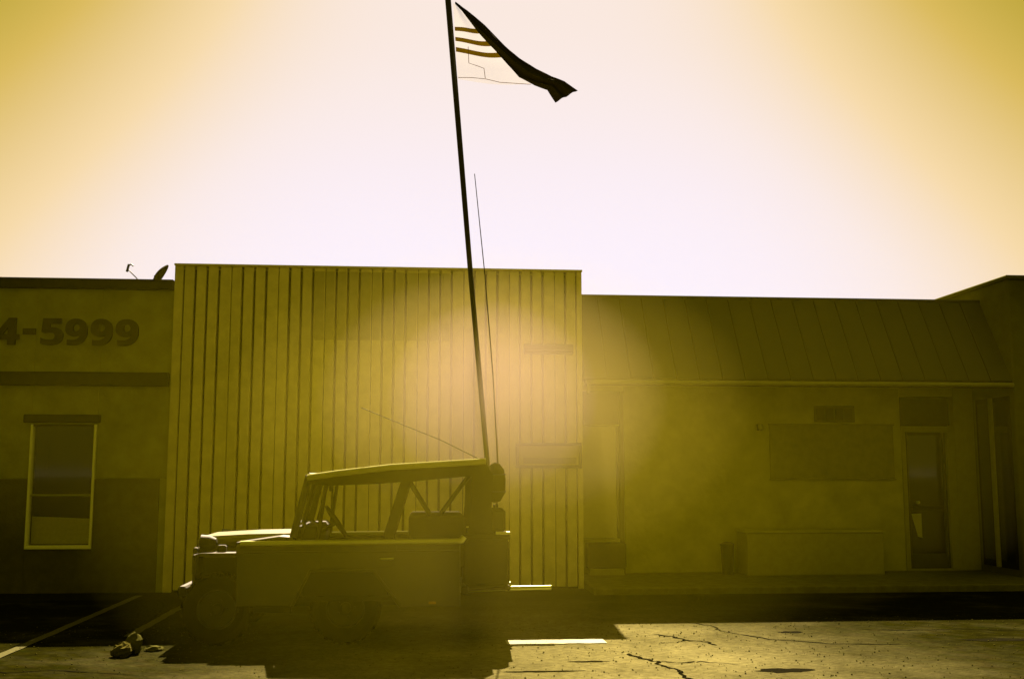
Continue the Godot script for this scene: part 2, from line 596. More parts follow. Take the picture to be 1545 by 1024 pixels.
# ---------------------------------------------------------------- left building
func left_building() -> void:
	var t := thing("stucco_building", "low stucco building with large phone number and dark lower wall", "building", Vector3(-7.0, 0, -15.05))
	var L := -9.0
	var R := 3.53              # local; world -3.47
	# wall: two pieces beside the window, one above, one below, the dark lower course as a part of its own
	var x0 := 1.687            # window opening, local
	var x1 := 2.56
	var y0 := 0.585
	var y1 := 2.267
	var g := Geo.new()
	g.box(Vector3(L, 1.53, -0.3), Vector3(x0, 4.15, 0), 0.01)
	g.box(Vector3(x1, 1.53, -0.3), Vector3(R, 4.15, 0), 0.01)
	g.box(Vector3(x0, y1, -0.3), Vector3(x1, 4.15, -0.002), 0.004)
	put("wall", g, M.stucco, t)
	g = Geo.new()
	g.box(Vector3(L, 0, -0.3), Vector3(x0, 1.53, 0.012), 0.008)
	g.box(Vector3(x1, 0, -0.3), Vector3(R - 0.1, 1.53, 0.012), 0.008)
	g.box(Vector3(x0, 0, -0.3), Vector3(x1, y0, 0.009), 0.004)
	put("lower_wall", g, M.wainscot, t)
	put("corner_strip", boxg(Vector3(R - 0.098, 0, -0.3), Vector3(R, 1.53, 0.004)), M.stucco, t)
	put("parapet_cap", boxg(Vector3(L, 4.15, -0.34), Vector3(R - 0.01, 4.30, 0.05), 0.015), M.trim, t)
	put("ledge", boxg(Vector3(L, 2.795, 0.001), Vector3(R - 0.02, 2.988, 0.07), 0.012), M.trim, t)
	put("roof", boxg(Vector3(L, 3.8, -9.0), Vector3(R, 3.95, -0.301)), M.roof_gravel, t)
	put("back_wall", boxg(Vector3(L, 0, -9.2), Vector3(R, 4.1, -9.001)), M.stucco, t)
	var w := put("window", boxg(Vector3(x0, y0 + 0.001, -0.25), Vector3(x1, y1 - 0.001, -0.2)), M.dark_room, t)
	# white frame
	var f := 0.032
	put("frame", boxg(Vector3(x0, y0, -0.08), Vector3(x0 + f, y1, 0.035)), M.frame_white, w)
	put("frame", boxg(Vector3(x1 - f, y0, -0.08), Vector3(x1, y1, 0.035)), M.frame_white, w)
	put("frame", boxg(Vector3(x0 + f, y0, -0.08), Vector3(x1 - f, y0 + 0.05, 0.035)), M.frame_white, w)
	put("frame", boxg(Vector3(x0 + f, y1 - 0.03, -0.08), Vector3(x1 - f, y1, 0.03)), M.trim, w)
	put("meeting_rail", boxg(Vector3(x0 + f, 1.295, -0.07), Vector3(x1 - f, 1.32, 0.0)), M.shop_pale, w)
	put("pane", boxg(Vector3(x0 + f, 1.32, -0.045), Vector3(x1 - f, y1 - 0.03, -0.039), 0.001), M.pane, w)
	put("pane", boxg(Vector3(x0 + f, y0 + 0.05, -0.035), Vector3(x1 - f, 1.295, -0.029), 0.001), M.pane, w)
	put("painted_backing", prismg([Vector2(x0 + f, 1.02), Vector2(x1 - f, 0.985), Vector2(x1 - f, y0 + 0.06), Vector2(x0 + f, y0 + 0.06)], -0.12, -0.115, 0.0), M.ground_reflection, w)  # reflection of the sunlit ground, painted as a pale sheet behind the pane
	put("curtain", prismg([Vector2(x0 + f, y1 - 0.04), Vector2(x0 + 0.22, y1 - 0.04), Vector2(x0 + 0.2, 1.66), Vector2(x0 + f, 1.66)], -0.12, -0.115, 0.0), M.painted_backing, w)  # sky reflected in the upper pane, painted as a lighter sheet
	put("lintel", boxg(Vector3(1.592, 2.289, 0.001), Vector3(2.611, 2.402, 0.06), 0.01), M.trim, t)
	# the phone number: mounted letters
	var font := SystemFont.new()
	font.font_names = PackedStringArray(["Droid Sans"])
	font.font_weight = 700
	var heavy := FontVariation.new()
	heavy.base_font = font
	heavy.variation_embolden = 0.5
	for d in [["4", -5.700, 0.33], ["-", -5.406, 0.168], ["5", -5.10, 0.30], ["9", -4.775, 0.295], ["9", -4.435, 0.295], ["9", -4.09, 0.31]]:
		var tm := TextMesh.new()
		tm.text = d[0]
		tm.font = heavy
		tm.font_size = 64
		tm.pixel_size = 0.01
		tm.depth = 0.04
		var bb := tm.get_aabb()
		var o := put("digit" if d[0] != "-" else "dash", tm, M.letter, t)
		var sy: float = 0.374 / bb.size.y if d[0] != "-" else 0.085 / bb.size.y
		var sx: float = d[2] / bb.size.x
		var mid := bb.get_center()
		o.scale = Vector3(sx, sy, 1)
		o.position = Vector3(d[1] + 7.0 - mid.x * sx, 3.545 - mid.y * sy, 0.021)
	# things on the roof
	var dish := thing("satellite_dish", "dark satellite dish seen edge-on at the roof end beside the board wall", "satellite dish", Vector3(-3.90, 3.95, -15.75))
	g = Geo.new()
	var prof := PackedVector2Array()
	for k in 9:
		var r := 0.20 * k / 8.0
		prof.append(Vector2(r, r * r * 1.6))
	for k in 9:
		var r := 0.20 * (8 - k) / 8.0
		prof.append(Vector2(r, r * r * 1.6 - 0.012))
	g.lathe(prof, Vector3(0.0, 0.56, 0), 28, Basis(Vector3(0, 0, 1), deg_to_rad(-32)) * Basis(Vector3(0, 1, 0), deg_to_rad(97)))
	put("reflector", g, M.trim, dish)
	put("mast", tubeg([Vector3(0.0, 0, 0), Vector3(0.0, 0.42, 0), Vector3(-0.02, 0.54, 0)], 0.022), M.trim, dish)
	put("feed_arm", tubeg([Vector3(-0.03, 0.42, 0), Vector3(0.16, 0.44, 0.03)], 0.009, 6), M.trim, dish)
	var aer := thing("roof_aerial", "thin hooked aerial standing on the left roof edge", "aerial", Vector3(-4.14, 3.95, -15.6))
	put("mast", tubeg([Vector3(0.02, 0, 0), Vector3(0.0, 0.46, 0), Vector3(-0.10, 0.56, 0), Vector3(-0.135, 0.59, 0)], 0.008, 6), M.steel_dull, aer)
	put("feed_horn", tubeg([Vector3(-0.15, 0.56, 0), Vector3(-0.125, 0.67, 0)], 0.018, 8), M.steel_dull, aer)
	put("hook", tubeg([Vector3(-0.125, 0.66, 0), Vector3(-0.09, 0.67, 0), Vector3(-0.06, 0.645, 0)], 0.012, 6), M.steel_dull, aer)

# ---------------------------------------------------------------- the tall board front
func board_hall() -> void:
	var t := thing("board_fronted_building", "tall flat building front clad in upright ribbed boards", "building", Vector3(-0.585, 0, -15.02))
	var W := 2.885
	put("wall", boxg(Vector3(-W + 0.02, 0, -8.0), Vector3(W - 0.01, 4.46, -0.06), 0.01), M.groove, t)
	put("corner_board", boxg(Vector3(-W, 0.0, -0.06), Vector3(-W + 0.115, 4.5, 0.012), 0.006), M.boards[1], t)
	put("corner_board", boxg(Vector3(W - 0.07, 0.0, -0.06), Vector3(W, 4.5, 0.012), 0.006), M.boards[2], t)
	put("parapet_cap", boxg(Vector3(-W - 0.01, 4.5, -0.3), Vector3(W + 0.01, 4.53, 0.03), 0.006), M.boards[3], t)
	var rng := RandomNumberGenerator.new()
	rng.seed = 77
	var x := -W + 0.135
	var k := 0
	var ghost := Geo.new()
	while x < W - 0.12:
		var gap := 0.034 if k % 4 != 3 else 0.012
		var wide := minf(0.164 - gap, W - 0.078 - x)
		var d := rng.randf_range(-0.004, 0.004)
		var lo := Vector3(x, 0.03, -0.06)
		var hi := Vector3(x + wide, 4.5, d)
		put("siding_board", boxg(lo, hi, 0.007), M.boards[rng.randi() % 4], t)
		if x > -1.03 and x < 0.98:
			ghost.box(Vector3(x + 0.008, 3.47, d - 0.001), Vector3(x + wide - 0.008, 4.45, d + 0.003), 0.001)
		x += wide + gap
		k += 1
	put("sign_ghost", ghost, M.ghost, t)
	# the short dark bar and the framed sign, both fixed to the boards
	var bar := put("vent_bar", boxg(Vector3(2.038, 3.291, 0.006), Vector3(2.754, 3.437, 0.05), 0.012), M.trim, t)
	for s in 4:
		put("slat", boxg(Vector3(2.055, 3.303 + s * 0.033, 0.048), Vector3(2.737, 3.322 + s * 0.033, 0.062), 0.004), M.trim, bar)
	var sg := put("sign", boxg(Vector3(1.95, 1.70, 0.006), Vector3(2.84, 2.01, 0.03)), M.shop_pale, t)
	sg.set_meta("label", "pale sign board in a dark frame")
	for b in [[1.923, 1.676, 2.866, 1.716], [1.923, 1.99, 2.866, 2.029], [1.923, 1.716, 1.965, 1.99], [2.824, 1.716, 2.866, 1.99]]:
		put("frame", boxg(Vector3(b[0], b[1], 0.006), Vector3(b[2], b[3], 0.055), 0.008), M.trim, sg)
	put("dark_band", boxg(Vector3(2.03, 1.735, 0.029), Vector3(2.79, 1.82, 0.036), 0.002), M.board_dark, sg)

# ---------------------------------------------------------------- shop front with sloping roof
func shop() -> void:
	var t := thing("shop_building", "low shop front recessed under a sloping panelled roof", "building", Vector3(5.53, 0.1, -16.2))
	var X := func(x: float) -> float: return x - 5.53
	var Y := func(y: float) -> float: return y - 0.1
	# walls: left pier, long wall, over the door
	put("wall", boxg(Vector3(X.call(3.12), 0, -0.25), Vector3(X.call(7.55), Y.call(2.97), 0), 0.01), M.shop_wall, t)
	put("wall", boxg(Vector3(X.call(2.30), Y.call(2.872), -0.25), Vector3(X.call(3.118), Y.call(2.97), -0.003), 0.004), M.shop_wall, t)
	put("wall", boxg(Vector3(X.call(7.552), Y.call(2.815), -0.25), Vector3(X.call(8.43), Y.call(2.97), -0.003), 0.004), M.shop_wall, t)
	put("door_side_panel", boxg(Vector3(X.call(8.432), 0, -0.25), Vector3(X.call(8.765), Y.call(2.97), 0.002), 0.008), M.shop_pale, t)
	put("soffit", boxg(Vector3(X.call(2.31), Y.call(2.975), -0.3), Vector3(X.call(8.765), Y.call(2.995), 1.10)), M.shop_wall, t)
	put("back_wall", boxg(Vector3(X.call(2.31), 0, -7.0), Vector3(X.call(8.76), Y.call(4.0), -6.8)), M.shop_wall, t)
	put("roof", boxg(Vector3(X.call(2.31), Y.call(3.9), -6.79), Vector3(X.call(8.76), Y.call(4.05), 0.2)), M.roof_gravel, t)
	# sloping front: panels with open joints over a dark deck
	var a := Vector3(0, Y.call(2.955), 1.185)           # eave line
	var b := Vector3(0, Y.call(4.27), 0.37)             # ridge line
	var sl := (b - a)
	var len := sl.length()
	var up := sl.normalized()
	var out := Vector3(1, 0, 0).cross(up)
	if out.z < 0:
		out = -out
	var rot := Transform3D(Basis(Vector3(1, 0, 0), up, out), a)
	var g := Geo.new()
	g.box(Vector3(X.call(2.315), 0.0, -0.08), Vector3(X.call(8.762), len, -0.002), 0.004, rot)
	put("roof_deck", g, M.groove, t)
	var rng := RandomNumberGenerator.new()
	rng.seed = 9
	var n := 19
	var step := (8.76 - 2.32) / n
	for k in n:
		g = Geo.new()
		var x0: float = X.call(2.32 + k * step)
		g.box(Vector3(x0 + 0.012, 0.0, 0.0), Vector3(x0 + step - 0.008, len - 0.01, 0.018 + rng.randf_range(-0.004, 0.006)), 0.006, rot)
		put("roof_panel", g, M.roof_panels[rng.randi() % 3], t)
	put("ridge_cap", boxg(Vector3(X.call(2.315), Y.call(4.25), 0.1), Vector3(X.call(8.762), Y.call(4.31), 0.40), 0.01), M.roof_panels[1], t)
	put("eave_trim", tubeg([Vector3(X.call(2.36), Y.call(2.905), 1.185), Vector3(X.call(8.765), Y.call(2.905), 1.185)], 0.032, 12), M.eave, t)
	put("fascia", boxg(Vector3(X.call(2.33), Y.call(2.855), 1.10), Vector3(X.call(8.765), Y.call(2.965), 1.165)), M.roof_panels[0], t)
	put("downpipe", tubeg([Vector3(X.call(2.39), Y.call(2.9), 1.185), Vector3(X.call(2.39), Y.call(2.74), 1.17)], 0.026, 8), M.eave, t)
	# narrow shop window beside the board front
	var w := put("shop_window", boxg(Vector3(X.call(2.31), Y.call(0.2), -0.24), Vector3(X.call(3.118), Y.call(2.87), -0.2)), M.dark_room, t)
	put("transom_panel", boxg(Vector3(X.call(2.32), Y.call(2.352), -0.08), Vector3(X.call(3.05), Y.call(2.868), -0.03)), M.trim, w)
	put("pane", boxg(Vector3(X.call(2.32), Y.call(0.62), -0.04), Vector3(X.call(3.05), Y.call(2.32), -0.034), 0.001), M.pane, w)
	put("painted_backing", boxg(Vector3(X.call(2.32), Y.call(0.62), -0.06), Vector3(X.call(3.0), Y.call(2.32), -0.05), 0.001), M.haze_white, w)  # haze brightness over this window, put into a white sheet
	put("frame", boxg(Vector3(X.call(3.05), 0, -0.12), Vector3(X.call(3.117), Y.call(2.87), 0.01)), M.board_dark, w)
	put("frame", boxg(Vector3(X.call(2.31), Y.call(2.318), -0.12), Vector3(X.call(3.048), Y.call(2.35), 0.0)), M.shop_pale, w)
	put("sill", boxg(Vector3(X.call(2.31), 0, -0.2), Vector3(X.call(3.048), Y.call(0.61), -0.01)), M.shop_wall, w)
	# door with transom
	var d := put("door", boxg(Vector3(X.call(7.56), 0.06, -0.24), Vector3(X.call(8.42), Y.call(2.81), -0.2)), M.dark_room, t)
	put("transom", boxg(Vector3(X.call(7.60), Y.call(2.36), -0.10), Vector3(X.call(8.40), Y.call(2.80), -0.09), 0.002), M.trim, d)
	put("transom_bar", boxg(Vector3(X.call(7.56), Y.call(2.25), -0.13), Vector3(X.call(8.42), Y.call(2.345), 0.004)), M.shop_pale, d)
	put("frame", boxg(Vector3(X.call(7.555), 0, -0.13), Vector3(X.call(7.625), Y.call(2.249), 0.006)), M.shop_pale, d)
	put("frame", boxg(Vector3(X.call(8.30), 0, -0.13), Vector3(X.call(8.428), Y.call(2.249), 0.006)), M.shop_pale, d)
	put("pane", boxg(Vector3(X.call(7.68), Y.call(0.36), -0.08), Vector3(X.call(8.245), Y.call(2.20), -0.074), 0.001), M.pane, d)
	put("stile", boxg(Vector3(X.call(7.627), Y.call(0.13), -0.10), Vector3(X.call(7.679), Y.call(2.245), -0.05)), M.board_dark, d)
	put("stile", boxg(Vector3(X.call(8.246), Y.call(0.13), -0.10), Vector3(X.call(8.298), Y.call(2.245), -0.05)), M.board_dark, d)
	put("bottom_rail", boxg(Vector3(X.call(7.681), Y.call(0.13), -0.10), Vector3(X.call(8.244), Y.call(0.355), -0.05)), M.board_dark, d)
	put("push_bar", boxg(Vector3(X.call(7.69), Y.call(1.03), -0.07), Vector3(X.call(8.23), Y.call(1.10), -0.03), 0.012), M.trim, d)
	put("door_knob", tubeg([Vector3(X.call(7.80), Y.call(1.15), -0.07), Vector3(X.call(7.80), Y.call(1.15), -0.01)], 0.022, 10), M.steel, d)
	put("threshold", boxg(Vector3(X.call(7.56), 0.0, -0.14), Vector3(X.call(8.42), 0.03, 0.02)), M.shop_pale, d)
	put("notice", prismg([Vector2(X.call(7.70), Y.call(0.97)), Vector2(X.call(7.86), Y.call(0.975)), Vector2(X.call(7.86), Y.call(0.60)), Vector2(X.call(7.79), Y.call(0.62))], -0.073, -0.070, 0.0), M.paper, d)
	# fixed to the wall
	var p := put("wall_board", boxg(Vector3(X.call(5.416), Y.call(1.52), 0.0), Vector3(X.call(7.414), Y.call(2.35), 0.03)), M.shop_panel, t)
	put("frame", boxg(Vector3(X.call(5.40), Y.call(1.50), 0.002), Vector3(X.call(7.43), Y.call(1.519), 0.045)), M.shop_panel, p)
	put("frame", boxg(Vector3(X.call(5.40), Y.call(2.351), 0.002), Vector3(X.call(7.43), Y.call(2.37), 0.045)), M.shop_panel, p)
	var s := put("small_sign", boxg(Vector3(X.call(6.15), Y.call(2.40), 0.001), Vector3(X.call(6.807), Y.call(2.655), 0.018)), M.board_dark, t)
	s.set_meta("label", "small dark sign with four raised blocks, too dim to read")
	for k in 4:
		put("raised_block", boxg(Vector3(X.call(6.185 + k * 0.152), Y.call(2.435), 0.017), Vector3(X.call(6.185 + k * 0.152 + 0.125), Y.call(2.62), 0.03), 0.01), M.trim, s)
	var lamp := put("wall_lamp", boxg(Vector3(X.call(5.215), Y.call(2.27), 0.0), Vector3(X.call(5.295), Y.call(2.36), 0.05)), M.trim, t)
	put("lamp_glass", tubeg([Vector3(X.call(5.262), Y.call(2.355), 0.075), Vector3(X.call(5.262), Y.call(2.27), 0.095)], 0.034, 10), M.eave, lamp)

# ---------------------------------------------------------------- wing at the right end
func wing() -> void:
	var t := thing("stucco_wing", "plain stucco wing standing forward at the right end of the shop", "building", Vector3(11.8, 0, -15.02))
	var g := Geo.new()
	g.box(Vector3(-3.03, 0, -6.0), Vector3(4.0, 4.50, 0), 0.02)
	put("wall", g, M.wing_wall, t)
	put("parapet_cap", boxg(Vector3(-3.06, 4.50, -6.02), Vector3(4.02, 4.56, 0.03), 0.012), M.wing_wall, t)
	# dark glazing on the side that faces the shop door
	var w := put("side_window", boxg(Vector3(-3.05, 0.2, -1.08), Vector3(-3.031, 2.75, -0.12), 0.004), M.trim, t)
	put("pane", boxg(Vector3(-3.058, 0.3, -1.02), Vector3(-3.052, 2.68, -0.66), 0.001), M.pane, w)
	put("pane", boxg(Vector3(-3.058, 0.3, -0.55), Vector3(-3.052, 2.68, -0.18), 0.001), M.pane, w)
	put("mullion", boxg(Vector3(-3.085, 0.2, -0.655), Vector3(-3.051, 2.75, -0.56), 0.006), M.shop_pale, w)

# ---------------------------------------------------------------- things standing by the shop
func furniture() -> void:
	var c := thing("storage_box", "long pale low box standing against the shop wall", "box", Vector3(5.9, 0.1, -15.85))
	put("body", boxg(Vector3(-1.06, 0.0, -0.28), Vector3(1.04, 0.62, 0.24), 0.012), M.shop_pale, c)
	put("lid", boxg(Vector3(-1.08, 0.625, -0.30), Vector3(1.06, 0.66, 0.26), 0.01), M.shop_wall, c)
	var b := thing("trash_can", "narrow dark trash can at the left end of the long pale box", "trash can", Vector3(4.62, 0.1, -15.9))
	var g := Geo.new()
	g.lathe(PackedVector2Array([Vector2(0, 0), Vector2(0.085, 0), Vector2(0.10, 0.40), Vector2(0.10, 0.43)]), Vector3.ZERO, 24, Basis(Vector3(1, 0, 0), -PI / 2))
	put("bin", g, M.bin, b)
	g = Geo.new()
	g.lathe(PackedVector2Array([Vector2(0.108, 0.431), Vector2(0.108, 0.45), Vector2(0.05, 0.48), Vector2(0, 0.485)]), Vector3.ZERO, 24, Basis(Vector3(1, 0, 0), -PI / 2))
	put("lid", g, M.bin, b)
	var k := thing("planter_box", "square dark planter box in front of the narrow shop window", "planter", Vector3(2.78, 0.1, -15.98))
	put("tub", boxg(Vector3(-0.29, 0.1, -0.14), Vector3(0.29, 0.47, 0.14), 0.015), M.trim, k)
	put("foot", boxg(Vector3(-0.26, 0, -0.12), Vector3(0.26, 0.098, 0.12)), M.shop_pale, k)
	put("soil", boxg(Vector3(-0.26, 0.44, -0.11), Vector3(0.26, 0.473, 0.11), 0.004), M.dark_room, k)

# ---------------------------------------------------------------- the truck
const NEAR := 0.75

func truck() -> void:
	var t := thing("off_road_truck", "short boxy off-road truck with canvas top facing left", "truck", Vector3(-0.70, 0, -11.05))
	var P := func(x: float, y: float) -> Vector2: return Vector2(x + 0.70, y)
	# tub sides, with the angular wheel opening
	var outline := [P.call(-1.72, 0.935), P.call(0.39, 0.942), P.call(0.394, 0.347), P.call(-0.18, 0.353), P.call(-0.435, 0.682), P.call(-1.023, 0.685), P.call(-1.187, 0.362), P.call(-1.705, 0.369)]
	for s in [1.0, -1.0]:
		put("side_panel", prismg(outline, s * NEAR, s * (NEAR - 0.045), 0.012), M.truck, t)
		var lip := Geo.new()
		lip.tube([Vector3(0.525, 0.353, s * NEAR), Vector3(0.267, 0.69, s * (NEAR + 0.01)), Vector3(-0.325, 0.693, s * (NEAR + 0.01)), Vector3(-0.492, 0.362, s * NEAR)], [0.016], 8)
		put("wheel_arch_trim", lip, M.truck, t)
		var cap := Geo.new()
		cap.tube([Vector3(-0.98, 0.940, s * (NEAR - 0.02)), Vector3(1.06, 0.955, s * (NEAR - 0.02)), Vector3(1.10, 0.965, s * (NEAR - 0.02)), Vector3(1.125, 1.0, s * (NEAR - 0.02))], [0.032, 0.032, 0.034, 0.03], 14)
		put("capping_rail", cap, M.steel, t)
		put("body_swage", tubeg([Vector3(-1.0, 0.862, s * (NEAR + 0.001)), Vector3(1.08, 0.870, s * (NEAR + 0.001))], 0.009, 8), M.truck, t)
		var dr := put("door", prismg([P.call(-0.93, 0.925), P.call(-0.22, 0.928), P.call(-0.22, 0.74), P.call(-0.30, 0.715), P.call(-0.93, 0.715)], s * (NEAR + 0.006), s * (NEAR - 0.002), 0.004), M.truck, t)
		put("handle", tubeg([Vector3(0.33, 0.80, s * (NEAR + 0.004)), Vector3(0.34, 0.80, s * (NEAR + 0.03)), Vector3(0.44, 0.80, s * (NEAR + 0.03)), Vector3(0.45, 0.80, s * (NEAR + 0.004))], 0.009, 8), M.steel, dr)
		put("rocker", boxg(Vector3(-1.0, 0.30, s * 0.66 - 0.03), Vector3(-0.5, 0.36, s * 0.66 + 0.03)), M.black, t)
		# front fender: flat top over the front wheel
		var fl := Geo.new()
		var z0: float = minf(s * 0.75, s * 0.36)
		var z1: float = maxf(s * 0.75, s * 0.36)
		fl.box(Vector3(-1.37, 0.82, z0), Vector3(-1.022, 0.86, z1), 0.014)
		fl.box(Vector3(-1.42, 0.66, z0), Vector3(-1.372, 0.845, z1), 0.012)
		put("front_fender", fl, M.truck, t)
		# headlamp pod standing at the front corner
		var hp := Geo.new()
		hp.lathe(PackedVector2Array([Vector2(0, -0.10), Vector2(0.05, -0.09), Vector2(0.078, -0.03), Vector2(0.085, 0.05), Vector2(0.07, 0.055)]), Vector3(-1.33, 0.935, s * 0.54), 22, Basis(Vector3(0, 1, 0), -PI / 2))
		var pod := put("headlight", hp, M.black, t)
		var hl := Geo.new()
		hl.lathe(PackedVector2Array([Vector2(0.071, 0.05), Vector2(0.05, 0.066), Vector2(0, 0.072)]), Vector3(-1.33, 0.935, s * 0.54), 22, Basis(Vector3(0, 1, 0), -PI / 2))
		put("lens", hl, M.headlamp, pod)
		put("turn_signal", boxg(Vector3(-1.22, 0.861, s * 0.6 - 0.04), Vector3(-1.13, 0.925, s * 0.6 + 0.04), 0.015), M.black, t)
	put("rear_marker", boxg(Vector3(0.79, 0.375, NEAR), Vector3(0.86, 0.40, NEAR + 0.02), 0.006), M.amber, t)
	# body shell between the sides
	put("floor", boxg(Vector3(-1.0, 0.40, -0.70), Vector3(1.08, 0.45, 0.70)), M.black, t)
	put("tailgate", boxg(Vector3(1.04, 0.38, -0.70), Vector3(1.09, 0.93, 0.70), 0.012), M.truck, t)
	put("firewall", boxg(Vector3(-1.0, 0.45, -0.70), Vector3(-0.52, 0.90, 0.70), 0.02), M.black, t)
	put("inner_arch", boxg(Vector3(-0.40, 0.45, -0.70), Vector3(0.40, 0.705, -0.36)), M.black, t)
	put("inner_arch", boxg(Vector3(-0.40, 0.45, 0.36), Vector3(0.40, 0.705, 0.70)), M.black, t)
	# cowl and hood
	var g := Geo.new()
	g.prism(PackedVector2Array([Vector2(-1.02, 0.935), Vector2(-0.50, 0.95), Vector2(-0.50, 1.0), Vector2(-0.62, 1.01), Vector2(-1.02, 0.955)]), -0.70, 0.735, 0.012)
	put("cowl", g, M.truck, t)
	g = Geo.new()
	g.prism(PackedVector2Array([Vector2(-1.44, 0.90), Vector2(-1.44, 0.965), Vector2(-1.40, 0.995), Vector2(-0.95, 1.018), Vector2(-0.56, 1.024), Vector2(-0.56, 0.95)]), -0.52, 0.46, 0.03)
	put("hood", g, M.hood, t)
	put("engine_bay", boxg(Vector3(-1.40, 0.40, -0.46), Vector3(-1.01, 0.90, 0.44)), M.black, t)
	var gr := put("grille", boxg(Vector3(-1.445, 0.42, -0.60), Vector3(-1.405, 0.90, 0.60), 0.012), M.truck, t)
	for k in 8:
		put("slat", boxg(Vector3(-1.455, 0.50, -0.26 + k * 0.07), Vector3(-1.44, 0.84, -0.235 + k * 0.07), 0.004), M.black, gr)
	put("front_bumper", boxg(Vector3(-1.545, 0.46, -0.72), Vector3(-1.465, 0.555, 0.74), 0.02), M.steel_dull, t)
	put("rear_bumper", boxg(Vector3(1.10, 0.45, -0.70), Vector3(1.17, 0.53, 0.70), 0.018), M.steel_dull, t)
	put("chassis_rail", boxg(Vector3(-1.46, 0.33, -0.42), Vector3(1.10, 0.42, -0.34)), M.black, t)
	put("chassis_rail", boxg(Vector3(-1.46, 0.33, 0.34), Vector3(1.10, 0.42, 0.42)), M.black, t)
	put("axle", tubeg([Vector3(-1.19, 0.34, -0.6), Vector3(-1.19, 0.34, 0.6)], 0.045), M.black, t)
	put("axle", tubeg([Vector3(0.0, 0.34, -0.6), Vector3(0.0, 0.34, 0.6)], 0.045), M.black, t)
	for wx in [-1.19, 0.005]:
		for s in [1.0, -1.0]:
			wheel(t, Vector3(wx, 0.335, s * 0.60), s)
	# windscreen: raked frame of pillars, header and panes
	var lean := Vector2(0.135, 0.575)
	var ws := Geo.new()
	for z in [-0.69, 0.69]:
		ws.tube([Vector3(-0.50, 1.0, z), Vector3(-0.50 + lean.x, 1.0 + lean.y, z)], [0.034], 8)
	ws.tube([Vector3(-0.50 + lean.x, 1.0 + lean.y, -0.69), Vector3(-0.50 + lean.x, 1.0 + lean.y, 0.69)], [0.03], 8)
	ws.tube([Vector3(-0.50, 1.02, -0.69), Vector3(-0.50, 1.02, 0.69)], [0.03], 8)
	ws.tube([Vector3(-0.50, 1.02, 0), Vector3(-0.50 + lean.x, 1.0 + lean.y, 0)], [0.016], 8)
	var wsn := put("windscreen_frame", ws, M.truck, t)
	g = Geo.new()
	for r in [[-0.67, -0.02], [0.02, 0.67]]:
		g.quad(Vector3(-0.495, 1.05, r[0]), Vector3(-0.495, 1.05, r[1]), Vector3(-0.37, 1.555, r[1]), Vector3(-0.37, 1.555, r[0]), Vector3(-1, 0.3, 0))
	put("pane", g, M.pane, wsn)
	for s in [1.0, -1.0]:
		put("vent_post", tubeg([Vector3(-0.43, 1.0, s * 0.70), Vector3(-0.29, 1.53, s * 0.70)], 0.016, 8), M.black, t)
		put("vent_post", tubeg([Vector3(-0.27, 0.96, s * 0.70), Vector3(-0.20, 1.50, s * 0.70)], 0.02, 8), M.black, t)
	put("dashboard", boxg(Vector3(-0.49, 0.90, -0.68), Vector3(-0.26, 1.10, 0.68), 0.03), M.black, t)
	var wh := Geo.new()
	var ring := []
	var q := Basis(Vector3(0, 0, 1), deg_to_rad(-55))
	for k in 25:
		var a := TAU * k / 24.0
		ring.append(Vector3(-0.12, 1.13, 0.34) + q * Vector3(cos(a) * 0.18, 0, sin(a) * 0.18))
	wh.tube(ring, [0.013], 7, Vector2(1, 1), q * Vector3.UP)
	wh.tube([ring[0], ring[12]], [0.01], 6)
	wh.tube([Vector3(-0.12, 1.13, 0.34), Vector3(-0.33, 0.98, 0.34)], [0.02], 8)
	put("steering_wheel", wh, M.black, t)
	put("mirror", boxg(Vector3(-0.22, 1.42, -0.1), Vector3(-0.19, 1.475, 0.1), 0.01), M.black, t)
	for z in [-0.36, 0.36]:
		var st := put("seat", boxg(Vector3(-0.12, 0.62, z - 0.24), Vector3(0.34, 0.74, z + 0.24), 0.04), M.seat, t)
		var sb := Geo.new()
		sb.box(Vector3(-0.05, 0, -0.23), Vector3(0.05, 0.32, 0.23), 0.04, Transform3D(Basis(Vector3(0, 0, 1), deg_to_rad(-16)), Vector3(0.32, 0.70, z)))
		put("seat_back", sb, M.seat, st)
	put("rear_seat", boxg(Vector3(0.59, 0.70, -0.62), Vector3(1.15, 1.195, 0.60), 0.03), M.seat, t)
	# roll bar and the two slanting braces
	for s in [1.0, -1.0]:
		var z: float = s * 0.66
		var rb := Geo.new()
		rb.prism(PackedVector2Array([P.call(-0.19, 1.52), P.call(-0.085, 1.53), P.call(-0.25, 0.98), P.call(-0.36, 0.98)]), z - 0.025, z + 0.025, 0.008)
		put("door_post", rb, M.canvas, t)
	put("roll_bar", tubeg([Vector3(0.58, 1.52, -0.66), Vector3(0.58, 1.52, 0.66)], 0.03), M.black, t)
	put("brace", tubeg([Vector3(0.60, 1.515, 0.60), Vector3(0.80, 1.20, 0.60)], 0.024), M.black, t)
	put("brace", tubeg([Vector3(1.17, 1.575, 0.60), Vector3(0.89, 1.20, 0.60)], 0.022), M.black, t)
	# canvas top: pale sheet with rolled edges over dark side flaps and a closed rear quarter
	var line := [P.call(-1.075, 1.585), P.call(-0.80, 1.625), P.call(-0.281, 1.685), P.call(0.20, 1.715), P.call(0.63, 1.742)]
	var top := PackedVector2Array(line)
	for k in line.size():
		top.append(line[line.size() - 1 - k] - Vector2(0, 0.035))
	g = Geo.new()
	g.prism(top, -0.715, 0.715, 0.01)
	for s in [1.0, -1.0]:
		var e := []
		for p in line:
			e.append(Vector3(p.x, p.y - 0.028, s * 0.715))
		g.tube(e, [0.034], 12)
	put("canvas_top", g, M.canvas_top, t)
